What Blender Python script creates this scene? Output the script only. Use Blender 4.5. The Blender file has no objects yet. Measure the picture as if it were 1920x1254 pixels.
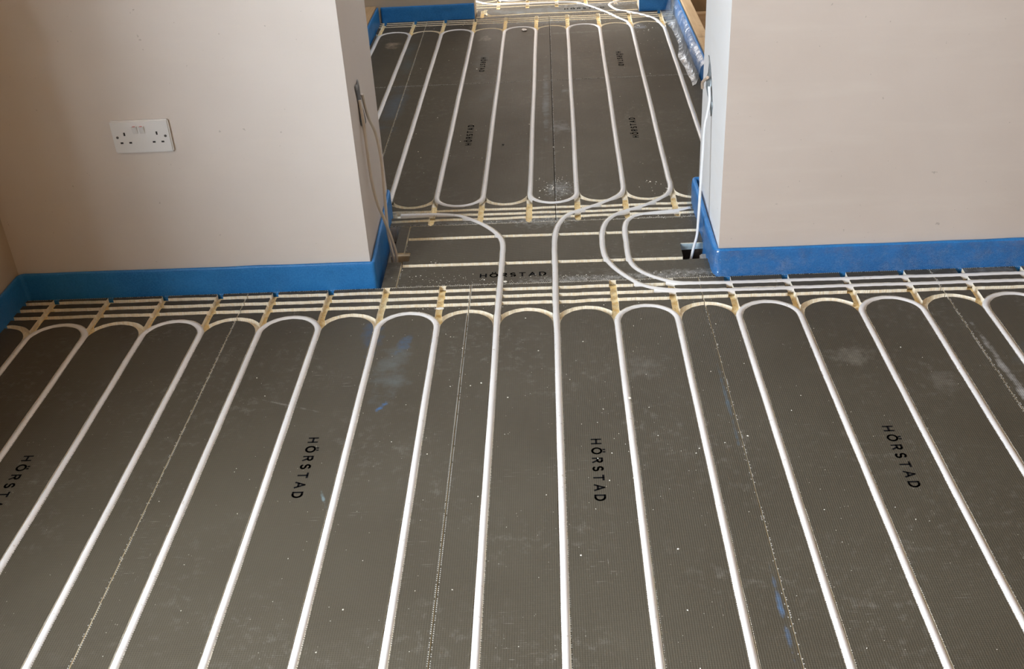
import bpy, bmesh, math, random
import numpy as np
from mathutils import Matrix, Vector
random.seed(7); rng = np.random.default_rng(7)
S = bpy.context.scene
C = S.collection
PI = math.pi

# ------------------------------------------------------------------ camera
cam_d = bpy.data.cameras.new('camera'); cam = bpy.data.objects.new('camera', cam_d); C.objects.link(cam)
cam_d.sensor_width = 36.0; cam_d.lens = 2010.19/1920*36.0; cam_d.clip_start = 0.02
cam.matrix_world = Matrix(((0.9984781920449007, 0.03282027289343319, 0.04431850288476459, 0.00783),
                           (0.020958894462347628, 0.5174954882861339, -0.8554292164442432, 0.0),
                           (-0.051010045615177475, 0.855056284282325, 0.5160200828995332, 1.354308),
                           (0, 0, 0, 1)))
S.camera = cam
# ------------------------------------------------------------------ light
w = bpy.data.worlds.new('world'); S.world = w; w.use_nodes = True
w.node_tree.nodes['Background'].inputs['Color'].default_value = (0.75, 0.87, 1.0, 1)
w.node_tree.nodes['Background'].inputs['Strength'].default_value = 1.0
def area(name, loc, rot, sx, sy, power, col):
    l = bpy.data.lights.new(name, 'AREA'); l.shape = 'RECTANGLE'; l.size = sx; l.size_y = sy
    l.energy = power; l.color = col
    o = bpy.data.objects.new(name, l); C.objects.link(o); o.location = loc; o.rotation_euler = rot
    return o
DAY = (0.86, 0.93, 1.0)
# daylight through the big window in the left wall of the near room (behind the camera side)
area('window_daylight', (-1.72, 0.375, 1.40), (0, -PI/2, 0), 1.50, 1.64, 225, (.80, .90, 1.0))
# added overhead fill for the far room floor, then daylight through the third room's glazing
area('far_room_fill', (0.0, 4.05, 2.385), (0, 0, 0), .9, .7, 21, DAY)
area('third_room_daylight', (-2.2, 6.9, 1.5), (0, -PI/2, 0), 1.4, 1.8, 280, DAY)
S.view_settings.view_transform = 'Standard'; S.view_settings.look = 'None'
S.view_settings.exposure = 0.26; S.view_settings.gamma = 1.0; S.view_settings.use_curve_mapping = False

# ------------------------------------------------------------------ materials
class NT:
    def __init__(s, name):
        s.m = bpy.data.materials.new(name); s.m.use_nodes = True; s.t = s.m.node_tree
        s.b = s.t.nodes['Principled BSDF']; s.out = s.t.nodes['Material Output']
    def n(s, typ, **kw):
        x = s.t.nodes.new(typ)
        for k, v in kw.items(): setattr(x, k, v)
        return x
    def l(s, a, b): s.t.links.new(a, b)
    def val(s, sock, v):
        if hasattr(v, 'is_output'): s.l(v, sock)
        else: sock.default_value = v
    def math(s, op, a, b=0.0, c=None, clamp=False):
        x = s.n('ShaderNodeMath', operation=op); x.use_clamp = clamp
        s.val(x.inputs[0], a); s.val(x.inputs[1], b)
        if c is not None: s.val(x.inputs[2], c)
        return x.outputs[0]
    def pos(s):
        if not hasattr(s, '_p'): s._p = s.n('ShaderNodeNewGeometry').outputs['Position']
        return s._p
    def noise(s, scale, detail=4, rough=.55, vec=None):
        x = s.n('ShaderNodeTexNoise'); x.inputs['Scale'].default_value = scale
        x.inputs['Detail'].default_value = detail; x.inputs['Roughness'].default_value = rough
        s.l(vec if vec is not None else s.pos(), x.inputs['Vector']); return x.outputs['Fac']
    def stretch(s, v):
        x = s.n('ShaderNodeVectorMath', operation='MULTIPLY'); s.l(s.pos(), x.inputs[0]); x.inputs[1].default_value = v
        return x.outputs[0]
    def mix(s, f, a, b):
        x = s.n('ShaderNodeMix', data_type='RGBA'); s.val(x.inputs[0], f)
        for sock, v in ((x.inputs[6], a), (x.inputs[7], b)):
            if hasattr(v, 'is_output'): s.l(v, sock)
            else: sock.default_value = (*v, 1) if len(v) == 3 else v
        return x.outputs[2]
    def ramp(s, f, lo, hi):
        x = s.n('ShaderNodeMapRange'); s.val(x.inputs[0], f); x.inputs[1].default_value = lo; x.inputs[2].default_value = hi
        return x.outputs[0]
    def bump(s, h, strength, dist, prev=None):
        x = s.n('ShaderNodeBump'); x.inputs['Strength'].default_value = strength; x.inputs['Distance'].default_value = dist
        s.val(x.inputs['Height'], h)
        if prev is not None: s.l(prev, x.inputs['Normal'])
        return x.outputs[0]
    def done(s, col=None, rough=.5, normal=None, spec=None, metal=None, **kw):
        if col is not None:
            if hasattr(col, 'is_output'): s.l(col, s.b.inputs['Base Color'])
            else: s.b.inputs['Base Color'].default_value = (*col, 1)
        s.val(s.b.inputs['Roughness'], rough)
        if normal is not None: s.l(normal, s.b.inputs['Normal'])
        if spec is not None: s.b.inputs['Specular IOR Level'].default_value = spec
        if metal is not None: s.b.inputs['Metallic'].default_value = metal
        for k, v in kw.items(): s.b.inputs[k.replace('_', ' ')].default_value = v
        return s.m
def simple(name, col, rough=.5, var=.12, scale=12, bstr=0.0, bscale=60, **kw):
    t = NT(name); f = t.noise(scale)
    c = t.mix(t.ramp(f, .3, .7), tuple(x*(1-var) for x in col), tuple(min(1, x*(1+var)) for x in col))
    nrm = t.bump(t.noise(bscale), bstr, .002) if bstr else None
    return t.done(c, rough, nrm, **kw)

# foil facing: dark grey-brown laminate with an embossed weave, scuffs and stains
def foil_material():
    t = NT('foil_facing')
    sep = t.n('ShaderNodeSeparateXYZ'); t.l(t.pos(), sep.inputs[0]); X, Y = sep.outputs[0], sep.outputs[1]
    P = 2*PI/.0043
    h = t.math('ADD', t.math('SINE', t.math('MULTIPLY', X, P)), t.math('SINE', t.math('MULTIPLY', Y, P)))
    broad = t.noise(2.3, 3)
    col = t.mix(t.ramp(broad, .3, .72), (.068, .0565, .038), (.088, .0755, .053))
    peak = t.math('MULTIPLY', t.ramp(h, .5, 1.9), .20)
    col = t.mix(peak, col, (.15, .13, .10))
    scuffn = t.noise(38, 6, .75); patch = t.noise(3.1, 2)
    sc = t.math('MULTIPLY', t.ramp(scuffn, .52, .70), t.ramp(patch, .46, .62))
    sc = t.math('MULTIPLY', sc, t.math('ADD', .35, t.math('MULTIPLY', t.ramp(h, -.6, 1.2), .6)))
    col = t.mix(t.math('MULTIPLY', sc, .42), col, (.36, .34, .30))
    sn = t.noise(1.0, 3, .5, t.stretch((26, 420, 1))); sn2 = t.noise(1.0, 3, .5, t.stretch((300, 30, 1)))
    sp = t.ramp(t.noise(5.5, 2), .55, .66)
    col = t.mix(t.math('MULTIPLY', t.math('MULTIPLY', t.math('MAXIMUM', t.ramp(sn, .64, .70), t.ramp(sn2, .68, .74)), sp), .38), col, (.42, .40, .36))
    # fine pale grit
    v = t.n('ShaderNodeTexVoronoi'); v.inputs['Scale'].default_value = 95; t.l(t.pos(), v.inputs['Vector'])
    grit = t.math('MULTIPLY', t.math('LESS_THAN', v.outputs['Distance'], .10), t.math('GREATER_THAN', t.noise(17, 3), .60))
    col = t.mix(t.math('MULTIPLY', grit, .5), col, (.5, .47, .4))
    # stains that have a shape of their own: centre x,y, radii, turn, colour, strength, roughness of their edge
    ST = [(-.388, 2.10, .055, .16, -.05, (.16, .19, .20), .75, 14), (-.455, 2.24, .035, .10, .0, (.04, .11, .22), .8, 18),
          (-.372, 2.22, .022, .055, -.3, (.05, .16, .33), .8, 24), (-.392, 1.955, .008, .03, -.5, (.04, .20, .50), .9, 60),
          (-.47, 1.64, .004, .035, .35, (.25, .36, .40), .8, 60),
          (.675, 2.10, .072, .055, .2, (.27, .25, .21), .75, 30), (.85, 1.985, .045, .05, .2, (.24, .22, .19), .7, 34),
          (.20, 2.08, .05, .06, .2, (.19, .175, .15), .75, 30), (.998, 1.98, .012, .26, .02, (.62, .62, .62), .95, 20),
          (1.10, 2.00, .09, .20, 0, (.10, .12, .13), .8, 12), (1.10, 2.49, .16, .02, 0, (.35, .37, .38), .8, 20),
          (.30, 2.53, .22, .028, .04, (.42, .42, .40), .9, 55), (.06, 2.52, .20, .022, 0, (.42, .42, .40), .9, 60),
          (-.02, 2.90, .13, .07, 0, (.36, .37, .36), .85, 60), (-.20, 2.895, .26, .018, 0, (.26, .28, .28), .8, 60),
          (.366, 1.30, .006, .14, .0, (.10, .22, .42), .85, 20), (.368, 1.95, .006, .20, .0, (.10, .20, .30), .8, 20),
          (-.61, 1.97, .004, .10, 1.2, (.30, .28, .25), .9, 60),
          # far room
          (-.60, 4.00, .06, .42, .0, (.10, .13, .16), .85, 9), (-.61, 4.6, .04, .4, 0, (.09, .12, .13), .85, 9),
          (.035, 3.66, .045, .10, 0, (.33, .34, .35), .75, 16), (-.015, 4.0, .016, .5, 0, (.22, .25, .27), .85, 14),
          (.06, 4.07, .020, .03, 0, (.33, .35, .36), .7, 50), (.02, 3.12, .055, .08, 0, (.40, .42, .42), .9, 80),
          (-.70, 4.80, .05, .07, 0, (.42, .33, .24), .95, 26), (-.285, 4.84, .035, .06, 0, (.40, .36, .30), .95, 26),
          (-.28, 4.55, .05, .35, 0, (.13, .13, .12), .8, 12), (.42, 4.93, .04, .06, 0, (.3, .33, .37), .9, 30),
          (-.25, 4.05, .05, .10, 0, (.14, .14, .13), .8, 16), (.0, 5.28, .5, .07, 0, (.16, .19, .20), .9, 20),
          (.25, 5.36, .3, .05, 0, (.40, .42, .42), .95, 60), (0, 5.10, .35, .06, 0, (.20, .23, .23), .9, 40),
          (.14, 4.88, .30, .018, .02, (.2, .2, .18), .8, 30)]
    for (cx, cy, rx, ry, a, c, st, ns) in ST:
        dx = t.math('SUBTRACT', X, cx); dy = t.math('SUBTRACT', Y, cy)
        ca, sa = math.cos(a), math.sin(a)
        u = t.math('DIVIDE', t.math('ADD', t.math('MULTIPLY', dx, ca), t.math('MULTIPLY', dy, sa)), rx)
        vv = t.math('DIVIDE', t.math('SUBTRACT', t.math('MULTIPLY', dy, ca), t.math('MULTIPLY', dx, sa)), ry)
        d = t.math('ADD', t.math('MULTIPLY', u, u), t.math('MULTIPLY', vv, vv))
        f = t.math('ADD', t.math('SUBTRACT', 1.0, d), t.math('MULTIPLY', t.math('SUBTRACT', t.noise(ns, 5, .7), .55), 4.2))
        f = t.math('MULTIPLY', t.math('MULTIPLY', t.ramp(f, .1, 1.5), t.math('LESS_THAN', d, 2.2)), st*.74)
        col = t.mix(f, col, c)
    nrm = t.bump(h, .26, .0006); nrm = t.bump(t.noise(9, 3), .25, .004, nrm)
    rough = t.math('ADD', .46, t.math('MULTIPLY', t.noise(6, 4), .16))
    return t.done(col, rough, nrm, spec=.26)
FOIL = foil_material()

def foam_material(name, c1, c2, speck, dirs):
    t = NT(name)
    a = t.noise(1.0, 4, .6, t.stretch(dirs)); b = t.noise(25, 4)
    col = t.mix(t.ramp(a, .40, .58), c1, c2)
    col = t.mix(t.math('MULTIPLY', t.ramp(b, .55, .75), .35), col, tuple(x*.7 for x in c1))
    if speck:
        col = t.mix(t.math('MULTIPLY', t.math('GREATER_THAN', t.noise(260, 2), .66), speck), col, (.06, .04, .02))
    # dust dragged across part of the grooves
    col = t.mix(t.math('MULTIPLY', t.ramp(t.noise(3.4, 2), .60, .74), .30), col, (.50, .60, .62))
    return t.done(col, .85, t.bump(a, .8, .003), spec=.2)
FOAM = foam_material('cream_foam', (.90, .78, .58), (.97, .91, .78), .0, (300, 40, 40))
FOAMY = foam_material('yellow_foam', (.86, .64, .30), (.95, .80, .50), .8, (60, 60, 60))
FOAMW = simple('pale_foam_crumb', (.86, .82, .72), .8, .08)
HOLESHADE = simple('hole_shade_dark', (.045, .028, .018), .95, .4, 40, .6, 80)  # near-black colour standing in for the shade inside the floor holes
PALE = simple('foil_edge_bright', (.72, .70, .66), .5, .2)
INK = simple('black_ink', (.008, .008, .009), .95, .1, spec=.04)
def pipe_material():
    t = NT('white_plastic_pipe')
    f = t.noise(6, 4); c = t.mix(t.ramp(f, .35, .65), (.76, .735, .71), (.82, .80, .78))
    c = t.mix(t.math('MULTIPLY', t.math('GREATER_THAN', t.noise(110, 2), .70), .45), c, (.35, .28, .18))
    return t.done(c, .32, t.bump(t.noise(14, 2), .2, .002), spec=.5, Subsurface_Weight=.0)
PIPE = pipe_material()
def plaster_material(name, c1, c2):
    t = NT(name)
    c = t.mix(t.ramp(t.noise(1.6, 4, .6), .3, .7), c1, c2)
    st = t.noise(1.0, 5, .6, t.stretch((3, 3, 22)))
    c = t.mix(t.math('MULTIPLY', t.ramp(st, .5, .75), .16), c, (.80, .72, .62))
    c = t.mix(t.math('MULTIPLY', t.math('GREATER_THAN', t.noise(70, 2), .76), .35), c, (.22, .17, .13))
    return t.done(c, .62, t.bump(t.noise(45, 5), .10, .003), spec=.35)
PLASTER = plaster_material('bare_pink_plaster', (.69, .615, .55), (.75, .68, .62))
PLASTER2 = plaster_material('brightened_reveal', (.84, .83, .81), (.88, .87, .86))  # brightness of the window-facing reveal put into a paler colour
PLASTERR = plaster_material('dimmed_right_plaster', (.61, .51, .435), (.675, .575, .50))  # darker, warmer copy of the plaster: dimmer light on the right pier
PLASTERC = plaster_material('dark_bounce_plaster', (.28, .160, .072), (.33, .195, .095))  # for unseen surfaces: tone chosen to cut and warm the bounced light
PLASTERB = plaster_material('brown_plaster', (.50, .41, .30), (.56, .46, .345))
def blue_material():
    t = NT('blue_foam')
    c = t.mix(t.ramp(t.noise(7, 4), .3, .7), (.012, .150, .42), (.024, .205, .53))
    h = t.noise(240, 2)
    c = t.mix(t.math('MULTIPLY', t.ramp(h, .35, .65), .35), c, (.06, .30, .66))
    c = t.mix(t.math('MULTIPLY', t.ramp(t.noise(60, 4, .7), .60, .75), .5), c, (.008, .10, .30))
    n = t.bump(h, .35, .0012); n = t.bump(t.noise(16, 3), .5, .006, n)
    return t.done(c, .42, n, spec=.45, Subsurface_Weight=.0)
BLUE = blue_material()
WOOD = None
def wood_material(name, c1, c2, s=(4, 60, 60)):
    t = NT(name)
    g = t.noise(1.0, 5, .6, t.stretch(s))
    c = t.mix(t.ramp(g, .3, .7), c1, c2)
    c = t.mix(t.math('MULTIPLY', t.ramp(t.noise(9, 3), .62, .72), .5), c, tuple(x*.5 for x in c1))
    return t.done(c, .65, t.bump(g, .3, .002))
WOOD = wood_material('pine', (.52, .33, .17), (.68, .48, .28), (60, 4, 60))
WOODX = wood_material('pine_cross', (.55, .34, .17), (.68, .47, .27))
CHIP = wood_material('brown_board', (.34, .20, .09), (.46, .29, .14), (18, 18, 18))
SLAB = simple('dusty_subfloor', (.20, .16, .12), .9, .3, 20, .5, 60)
WHITEP = simple('white_moulded_plastic', (.82, .81, .79), .28, .02, 8)
RED = simple('red_mark', (.55, .05, .04), .4, .05)
DARK = simple('dark_slot', (.012, .010, .009), .6, .1)
STEEL = simple('dull_screw', (.25, .24, .22), .4, .1, metal=.8)
CABLE = simple('grey_cable', (.74, .67, .57), .45, .06, 30)
CABLEW = simple('white_cable', (.82, .82, .82), .4, .05, 30)
COPPER = simple('tan_cable_end', (.62, .47, .35), .4, .1)
TAPE = simple('grey_cloth_tape', (.12, .125, .13), .45, .25, 60, .4, 90)
TAPES = simple('silver_tape', (.32, .36, .38), .3, .35, 50, .5, 70, metal=.35)
WHITEW = simple('white_paint', (.8, .8, .8), .6, .03)
def film_material(base=.07, amt=.28, dif=.12):
    t = NT('clear_film')
    tr = t.n('ShaderNodeBsdfTransparent'); tr.inputs[0].default_value = (.90, .93, .96, 1)
    gl = t.n('ShaderNodeBsdfGlossy'); gl.inputs['Roughness'].default_value = .16; gl.inputs['Color'].default_value = (.9, .95, 1, 1)
    nb = t.bump(t.noise(22, 4, .6), .9, .01); t.l(nb, gl.inputs['Normal'])
    df = t.n('ShaderNodeBsdfDiffuse'); df.inputs['Color'].default_value = (.75, .82, .88, 1)
    m0 = t.n('ShaderNodeMixShader'); m0.inputs[0].default_value = dif; t.l(gl.outputs[0], m0.inputs[1]); t.l(df.outputs[0], m0.inputs[2])
    m1 = t.n('ShaderNodeMixShader')
    cr = t.ramp(t.noise(18, 5, .7), .45, .75)
    t.l(t.math('ADD', base, t.math('MULTIPLY', cr, amt)), m1.inputs[0])
    t.l(tr.outputs[0], m1.inputs[1]); t.l(m0.outputs[0], m1.inputs[2]); t.l(m1.outputs[0], t.out.inputs['Surface'])
    return t.m
FILM = film_material(); FILMH = film_material(.20, .42, .30)
def glass_material():
    t = NT('window_glass'); tr = t.n('ShaderNodeBsdfTransparent'); gl = t.n('ShaderNodeBsdfGlossy'); gl.inputs['Roughness'].default_value = .02
    m = t.n('ShaderNodeMixShader'); m.inputs[0].default_value = .06
    t.l(tr.outputs[0], m.inputs[1]); t.l(gl.outputs[0], m.inputs[2]); t.l(m.outputs[0], t.out.inputs['Surface']); return t.m
GLASS = glass_material()

# ------------------------------------------------------------------ mesh helpers
def mesh_obj(name, V, F, mats, parent=None, smooth=False, mi=None):
    me = bpy.data.meshes.new(name); me.from_pydata([tuple(v) for v in V], [], F)
    if not isinstance(mats, (list, tuple)): mats = [mats]
    for m in mats: me.materials.append(m)
    if mi is not None: me.polygons.foreach_set('material_index', mi)
    if smooth: me.polygons.foreach_set('use_smooth', [True]*len(me.polygons))
    me.update()
    o = bpy.data.objects.new(name, me); C.objects.link(o)
    if parent is not None:
        o.parent = parent; o.location = -Vector(parent_origin(parent))
    return o
def parent_origin(p):
    v = Vector(p.location)
    if p.parent is not None: v = v + parent_origin(p.parent)
    return v
def thing(name, label, cat, loc=(0, 0, 0), group=None):
    o = bpy.data.objects.new(name, None); C.objects.link(o); o.location = loc; o.empty_display_size = .05
    o['label'] = label; o['category'] = cat
    if group: o['group'] = group
    return o
def tag(o, label=None, cat=None, group=None, kind=None):
    if label: o['label'] = label
    if cat: o['category'] = cat
    if group: o['group'] = group
    if kind: o['kind'] = kind
    return o
def boxes_vf(bs):
    V, F = [], []
    for (x0, y0, z0, x1, y1, z1) in bs:
        n = len(V)
        V += [(x0,y0,z0),(x1,y0,z0),(x1,y1,z0),(x0,y1,z0),(x0,y0,z1),(x1,y0,z1),(x1,y1,z1),(x0,y1,z1)]
        F += [(n,n+3,n+2,n+1),(n+4,n+5,n+6,n+7),(n,n+1,n+5,n+4),(n+1,n+2,n+6,n+5),(n+2,n+3,n+7,n+6),(n+3,n,n+4,n+7)]
    return V, F
def box(name, b, mat, parent=None, bevel=0.0, kind=None):
    V, F = boxes_vf(b if isinstance(b, list) else [b])
    o = mesh_obj(name, V, F, mat, parent)
    if bevel:
        bm = bmesh.new(); bm.from_mesh(o.data)
        bmesh.ops.bevel(bm, geom=bm.edges[:], offset=bevel, segments=2, affect='EDGES'); bm.to_mesh(o.data); bm.free()
    if kind: o['kind'] = kind
    return o
def catmull(P, n=6):
    P = [np.array(p, float) for p in P]; Q = [2*P[0]-P[1]] + P + [2*P[-1]-P[-2]]; out = []
    for i in range(1, len(Q)-2):
        for k in range(n):
            t = k/n; a, b, c, d = Q[i-1:i+3]
            out.append(.5*((2*b)+(-a+c)*t+(2*a-5*b+4*c-d)*t*t+(-a+3*b-3*c+d)*t**3))
    out.append(P[-1]); return out
def tube_vf(P, r, seg=12, cap=True):
    P = [Vector(p) for p in P]; V, F = [], []; up = Vector((0, 0, 1)); prev = None
    for i, p in enumerate(P):
        t = (P[min(i+1, len(P)-1)]-P[max(i-1, 0)]).normalized()
        if prev is None:
            a = t.cross(up) if abs(t.dot(up)) < .95 else t.cross(Vector((0, 1, 0)))
        else: a = prev-t*prev.dot(t)
        a.normalize(); prev = a.copy(); b = t.cross(a)
        for k in range(seg):
            an = 2*PI*k/seg; V.append(p+(a*math.cos(an)+b*math.sin(an))*r)
    for i in range(len(P)-1):
        for k in range(seg):
            F.append((i*seg+k, i*seg+(k+1) % seg, (i+1)*seg+(k+1) % seg, (i+1)*seg+k))
    if cap:
        n = len(V); V += V[:seg]+V[(len(P)-1)*seg:len(P)*seg]     # caps on their own vertices keep the tube's shading clean
        F.append(tuple(range(n, n+seg))[::-1]); F.append(tuple(range(n+seg, n+2*seg)))
    return V, F
def tube(name, P, r, mat, parent=None, seg=12):
    V, F = tube_vf(P, r, seg); o = mesh_obj(name, V, F, mat, parent, smooth=True)
    for pg in o.data.polygons[-2:]: pg.use_smooth = False
    return o

# ------------------------------------------------------------------ room shell
WY, WB = 2.522, 2.985          # front and back faces of the dividing wall
WL, WLB, WR, WRB = -.487, -.498, .430, .438
def prism(name, poly, z0, z1, mats, side_m=None, kind='structure', parent=None):
    n = len(poly); V = [(x, y, z0) for x, y in poly]+[(x, y, z1) for x, y in poly]
    F = [tuple(range(n))[::-1], tuple(range(n, 2*n))]+[(i, (i+1) % n, n+(i+1) % n, n+i) for i in range(n)]
    mi = [0, 0]+(side_m or [0]*n)
    o = mesh_obj(name, V, F, mats, parent, mi=mi)
    if kind: o['kind'] = kind
    return o
SX0, SX1, SY0, SY1, CZ = -1.44, 2.7, -2.6, 8.5, 2.4
box('floor', (-3.2, -2.8, -.12, 3.0, 8.8, -.052), SLAB, kind='structure')
box('ceiling', (-3.2, -2.8, CZ, 3.0, 8.8, CZ+.1), PLASTERC, kind='structure')
# wall with the left doorway pier, and the right one (right reveal coloured paler for the light it faces)
prism('wall_divider_left', [(-1.9, WY), (WL, WY), (WLB, WB), (-1.9, WB)], -.06, CZ, [PLASTER], kind='structure')
prism('wall_divider_right', [(WR, WY), (2.7, WY), (2.7, WB), (WRB, WB)], -.06, CZ, [PLASTERR, PLASTER2], [0, 0, 0, 1])
# left wall of the near room with its window opening (thick outside wall)
WX = -1.44; y0, y1, z0, z1 = -.45, 1.2, .65, 2.15
box('wall_left', [(WX-.24, SY0, -.06, WX, y0, CZ), (WX-.17, y1, -.06, WX, WY+.01, CZ),
                  (WX-.24, y0, -.06, WX, y1, z0), (WX-.24, y0, z1, WX, y1, CZ)], PLASTERB, kind='structure')
fr = box('window_1', [(WX-.23, y0, z0, WX-.17, y0+.06, z1), (WX-.23, y1-.06, z0, WX-.17, y1, z1), (WX-.23, y0+.06, z0, WX-.17, y1-.06, z0+.06),
                      (WX-.23, y0+.06, z1-.06, WX-.17, y1-.06, z1), (WX-.225, .345, z0+.06, WX-.175, .405, z1-.06)], WHITEW, kind='structure')
box('pane', [(WX-.202, y0+.06, z0+.06, WX-.198, .345, z1-.06), (WX-.202, .405, z0+.06, WX-.198, y1-.06, z1-.06)], GLASS, fr)
box('wall_right', (2.6, SY0, -.06, 2.7, WY+.01, CZ), PLASTERC, kind='structure')
box('wall_back', (-1.70, SY0-.1, -.06, 2.7, SY0, CZ), PLASTERC, kind='structure')
# far room: its back wall is open between the two wings
FY = 5.21
prism('wall_far_left', [(-2.3, FY), (-.348, FY), (-.348, FY+.13), (-2.3, FY+.13)], -.06, CZ, [PLASTERB])
prism('wall_far_right', [(.440, FY), (2.7, FY), (2.7, FY+.13), (.440, FY+.13)], -.06, CZ, [PLASTERB])
box('wall_far_outer', (-2.4, 2.6, -.06, -2.3, 5.34, CZ), PLASTER, kind='structure')
f2 = box('made_up_rooflight', [(-.52, 3.62, 2.37, -.46, 4.48, CZ), (.46, 3.62, 2.37, .52, 4.48, CZ), (-.46, 3.62, 2.37, .46, 3.68, CZ), (-.46, 4.42, 2.37, .46, 4.48, CZ)], WHITEW, kind='structure')  # rooflight made up to house the overhead fill lamp
box('pane', (-.46, 3.68, 2.392, .46, 4.42, 2.398), GLASS, f2)  # pane of the made-up rooflight
box('wall_side', (2.6, 2.9, -.06, 2.7, 8.5, CZ), PLASTER, kind='structure')
box('wall_third_left', [(-2.4, 5.34, -.06, -2.3, 6.0, CZ), (-2.4, 7.8, -.06, -2.3, 8.5, CZ), (-2.4, 6.0, -.06, -2.3, 7.8, .8), (-2.4, 6.0, 2.2, -2.3, 7.8, CZ)], PLASTER, kind='structure')
box('wall_third_back', (-2.4, 8.4, -.06, 2.7, 8.5, CZ), PLASTER, kind='structure')

# ------------------------------------------------------------------ grooved insulation boards
HW = .0089        # half width of a groove
ZF = -.0152       # groove bottom
def arc(cx, cy, r, a0, a1, n=16):
    return [(cx+r*math.cos(math.radians(a0+(a1-a0)*i/n)), cy+r*math.sin(math.radians(a0+(a1-a0)*i/n))) for i in range(n+1)]
NX = {k: .15*k+.002 for k in range(-11, 12)}
def fx(i, y): return -.6475+.146*i+.0085*(y-3.9)
YA = 2.292        # tangent points of the near room's bends
YN = .45
YF0, YF1 = 3.092, 4.942
# free pipe routes traced on the floor
def offs(P, d): return P
RA = [(-.56, 2.9715), (-.4898, 2.9693), (-.42, 2.968), (-.3509, 2.9655), (-.2909, 2.9520), (-.2545, 2.9276), (-.205, 2.8788), (-.1658, 2.8178), (-.1471, 2.7604), (-.1446, 2.6731), (-.1456, 2.5578), (-.1467, 2.4498), (-.148, 2.3259), (-.148, YA-.05)]
RB = [(.002, YA-.05), (.001, 2.3163), (.0005, 2.4394), (.0015, 2.5698), (.0011, 2.7094), (.0058, 2.8103), (.0198, 2.8775), (.0439, 2.929), (.0814, 2.9583), (.1436, 3.0003), (.1968, 3.0497), (.2188, 3.0962), (fx(6, 3.17), 3.1713)]
RC = [(.60, 2.432), (.4926, 2.4335), (.3735, 2.4367), (.2891, 2.4475), (.2332, 2.4717), (.1936, 2.5219), (.1592, 2.5841), (.1397, 2.6516), (.1365, 2.7347), (.1421, 2.814), (.1569, 2.8729), (.1853, 2.9164), (.2238, 2.9454), (.2756, 2.9753), (.3228, 3.0163), (.3547, 3.059), (.3685, 3.115), (fx(7, 3.18), 3.18)]
RD = [(.60, 2.472), (.4994, 2.4735), (.3643, 2.4767), (.3071, 2.488), (.2533, 2.5265), (.2184, 2.573), (.2044, 2.6327), (.2040, 2.729), (.2064, 2.823), (.2187, 2.8748), (.2474, 2.9071), (.3042, 2.9215), (.3717, 2.932), (.4202, 2.9490), (.50, 2.952), (.62, 2.952)]
RE = [(-.47, 5.66), (-.40, 5.585), (-.3686, 5.5468), (-.3254, 5.4961), (-.2686, 5.4580), (-.0983, 5.4455), (.0453, 5.4400), (.1302, 5.4230), (.1817, 5.3824), (.283, 5.2129), (.3344, 5.098), (.3690, 5.0261), (fx(7, 4.92), 4.92)]
RG = [(.44, 5.4572), (.3958, 5.4372), (.3467, 5.4146), (.3156, 5.3786), (.3055, 5.3392), (.3315, 5.2538), (.3845, 5.2048), (.4525, 5.1346), (.5020, 5.0498), (fx(8, 4.90), 4.90)]
RH = [(-.2962, 5.3668), (-.3066, 5.3177), (-.2926, 5.2660), (-.2619, 5.2381), (-.1716, 5.2388), (-.0682, 5.2453), (.189, 5.2355), (.60, 5.234)]
R2 = {k: catmull([(x, y, 0) for x, y in v], 5) for k, v in dict(A=RA, B=RB, C=RC, D=RD, E=RE, G=RG, H=RH).items()}
def wob(y, a=.0012, ph=0, x0=-1.5, x1=1.9, n=90, bulge=0):
    out = []
    for i in range(n+1):
        x = x0+(x1-x0)*i/n
        yy = y+a*math.sin(x*23+ph)+a*.6*math.sin(x*57+ph*2.3)
        if bulge: yy += bulge*math.exp(-((x-.075)/.05)**2)*math.sin((x-.075)*25)
        out.append((x, yy))
    return out
near_lines, near_stub = [], []
for k in range(-9, 11):
    x = NX[k]; near_lines.append([(x, YN), (x, YA)])
    if k not in (-1, 0):
        near_lines.append([(x, YA), (x, 2.515)]); near_stub.append((x, 2.33, 2.515))
    if k < 10: near_lines.append(arc((NX[k]+NX[k+1])/2, YA, .075, 180, 0)); near_lines.append(arc((NX[k]+NX[k+1])/2, YN, .075, 180, 360))
near_lines.append(arc(NX[-9]-.075, YA, .075, 90, 0, 8))
for j, (y, sl) in enumerate(((2.477, -.006), (2.439, -.006), (2.402, -.004))):
    near_lines.append([(x, yy+sl*x) for x, yy in wob(y, .0008, j*2, bulge=.004)])
near_lines += [[(p[0], p[1]) for p in R2[k]] for k in 'ABCD']
far_lines, far_stub = [], []
for i in range(-1, 9):
    far_lines.append([(fx(i, YF0), YF0), (fx(i, YF1), YF1)])
    far_lines.append([(fx(i, 2.88), 2.895), (fx(i, YF0), YF0)]); far_stub.append((fx(i, 3), 2.89, 3.05))
    far_lines.append([(fx(i, YF1), YF1), (fx(i, 5.2), 5.19)]); far_stub.append((fx(i, 5.1), 4.99, 5.2))
for i in range(-2, 9):
    a, b = fx(i, YF0), fx(i+1, YF0); far_lines.append(arc((a+b)/2, YF0, .073, 180, 360))
    a, b = fx(i, YF1), fx(i+1, YF1); far_lines.append(arc((a+b)/2, YF1, .073, 180, 0))
for j, y in enumerate((2.984, 2.950, 2.918)): far_lines.append([(x, yy-.010*(x+.03)) for x, yy in wob(y, .0016, 1+j)])
for j, y in enumerate((5.106, 5.139, 5.172)): far_lines.append([(x, yy-.014*(x+.3)) for x, yy in wob(y, .0012, 5+j)])
far_lines += [[(p[0], p[1]) for p in R2[k]] for k in 'ABCDEG']
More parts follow.
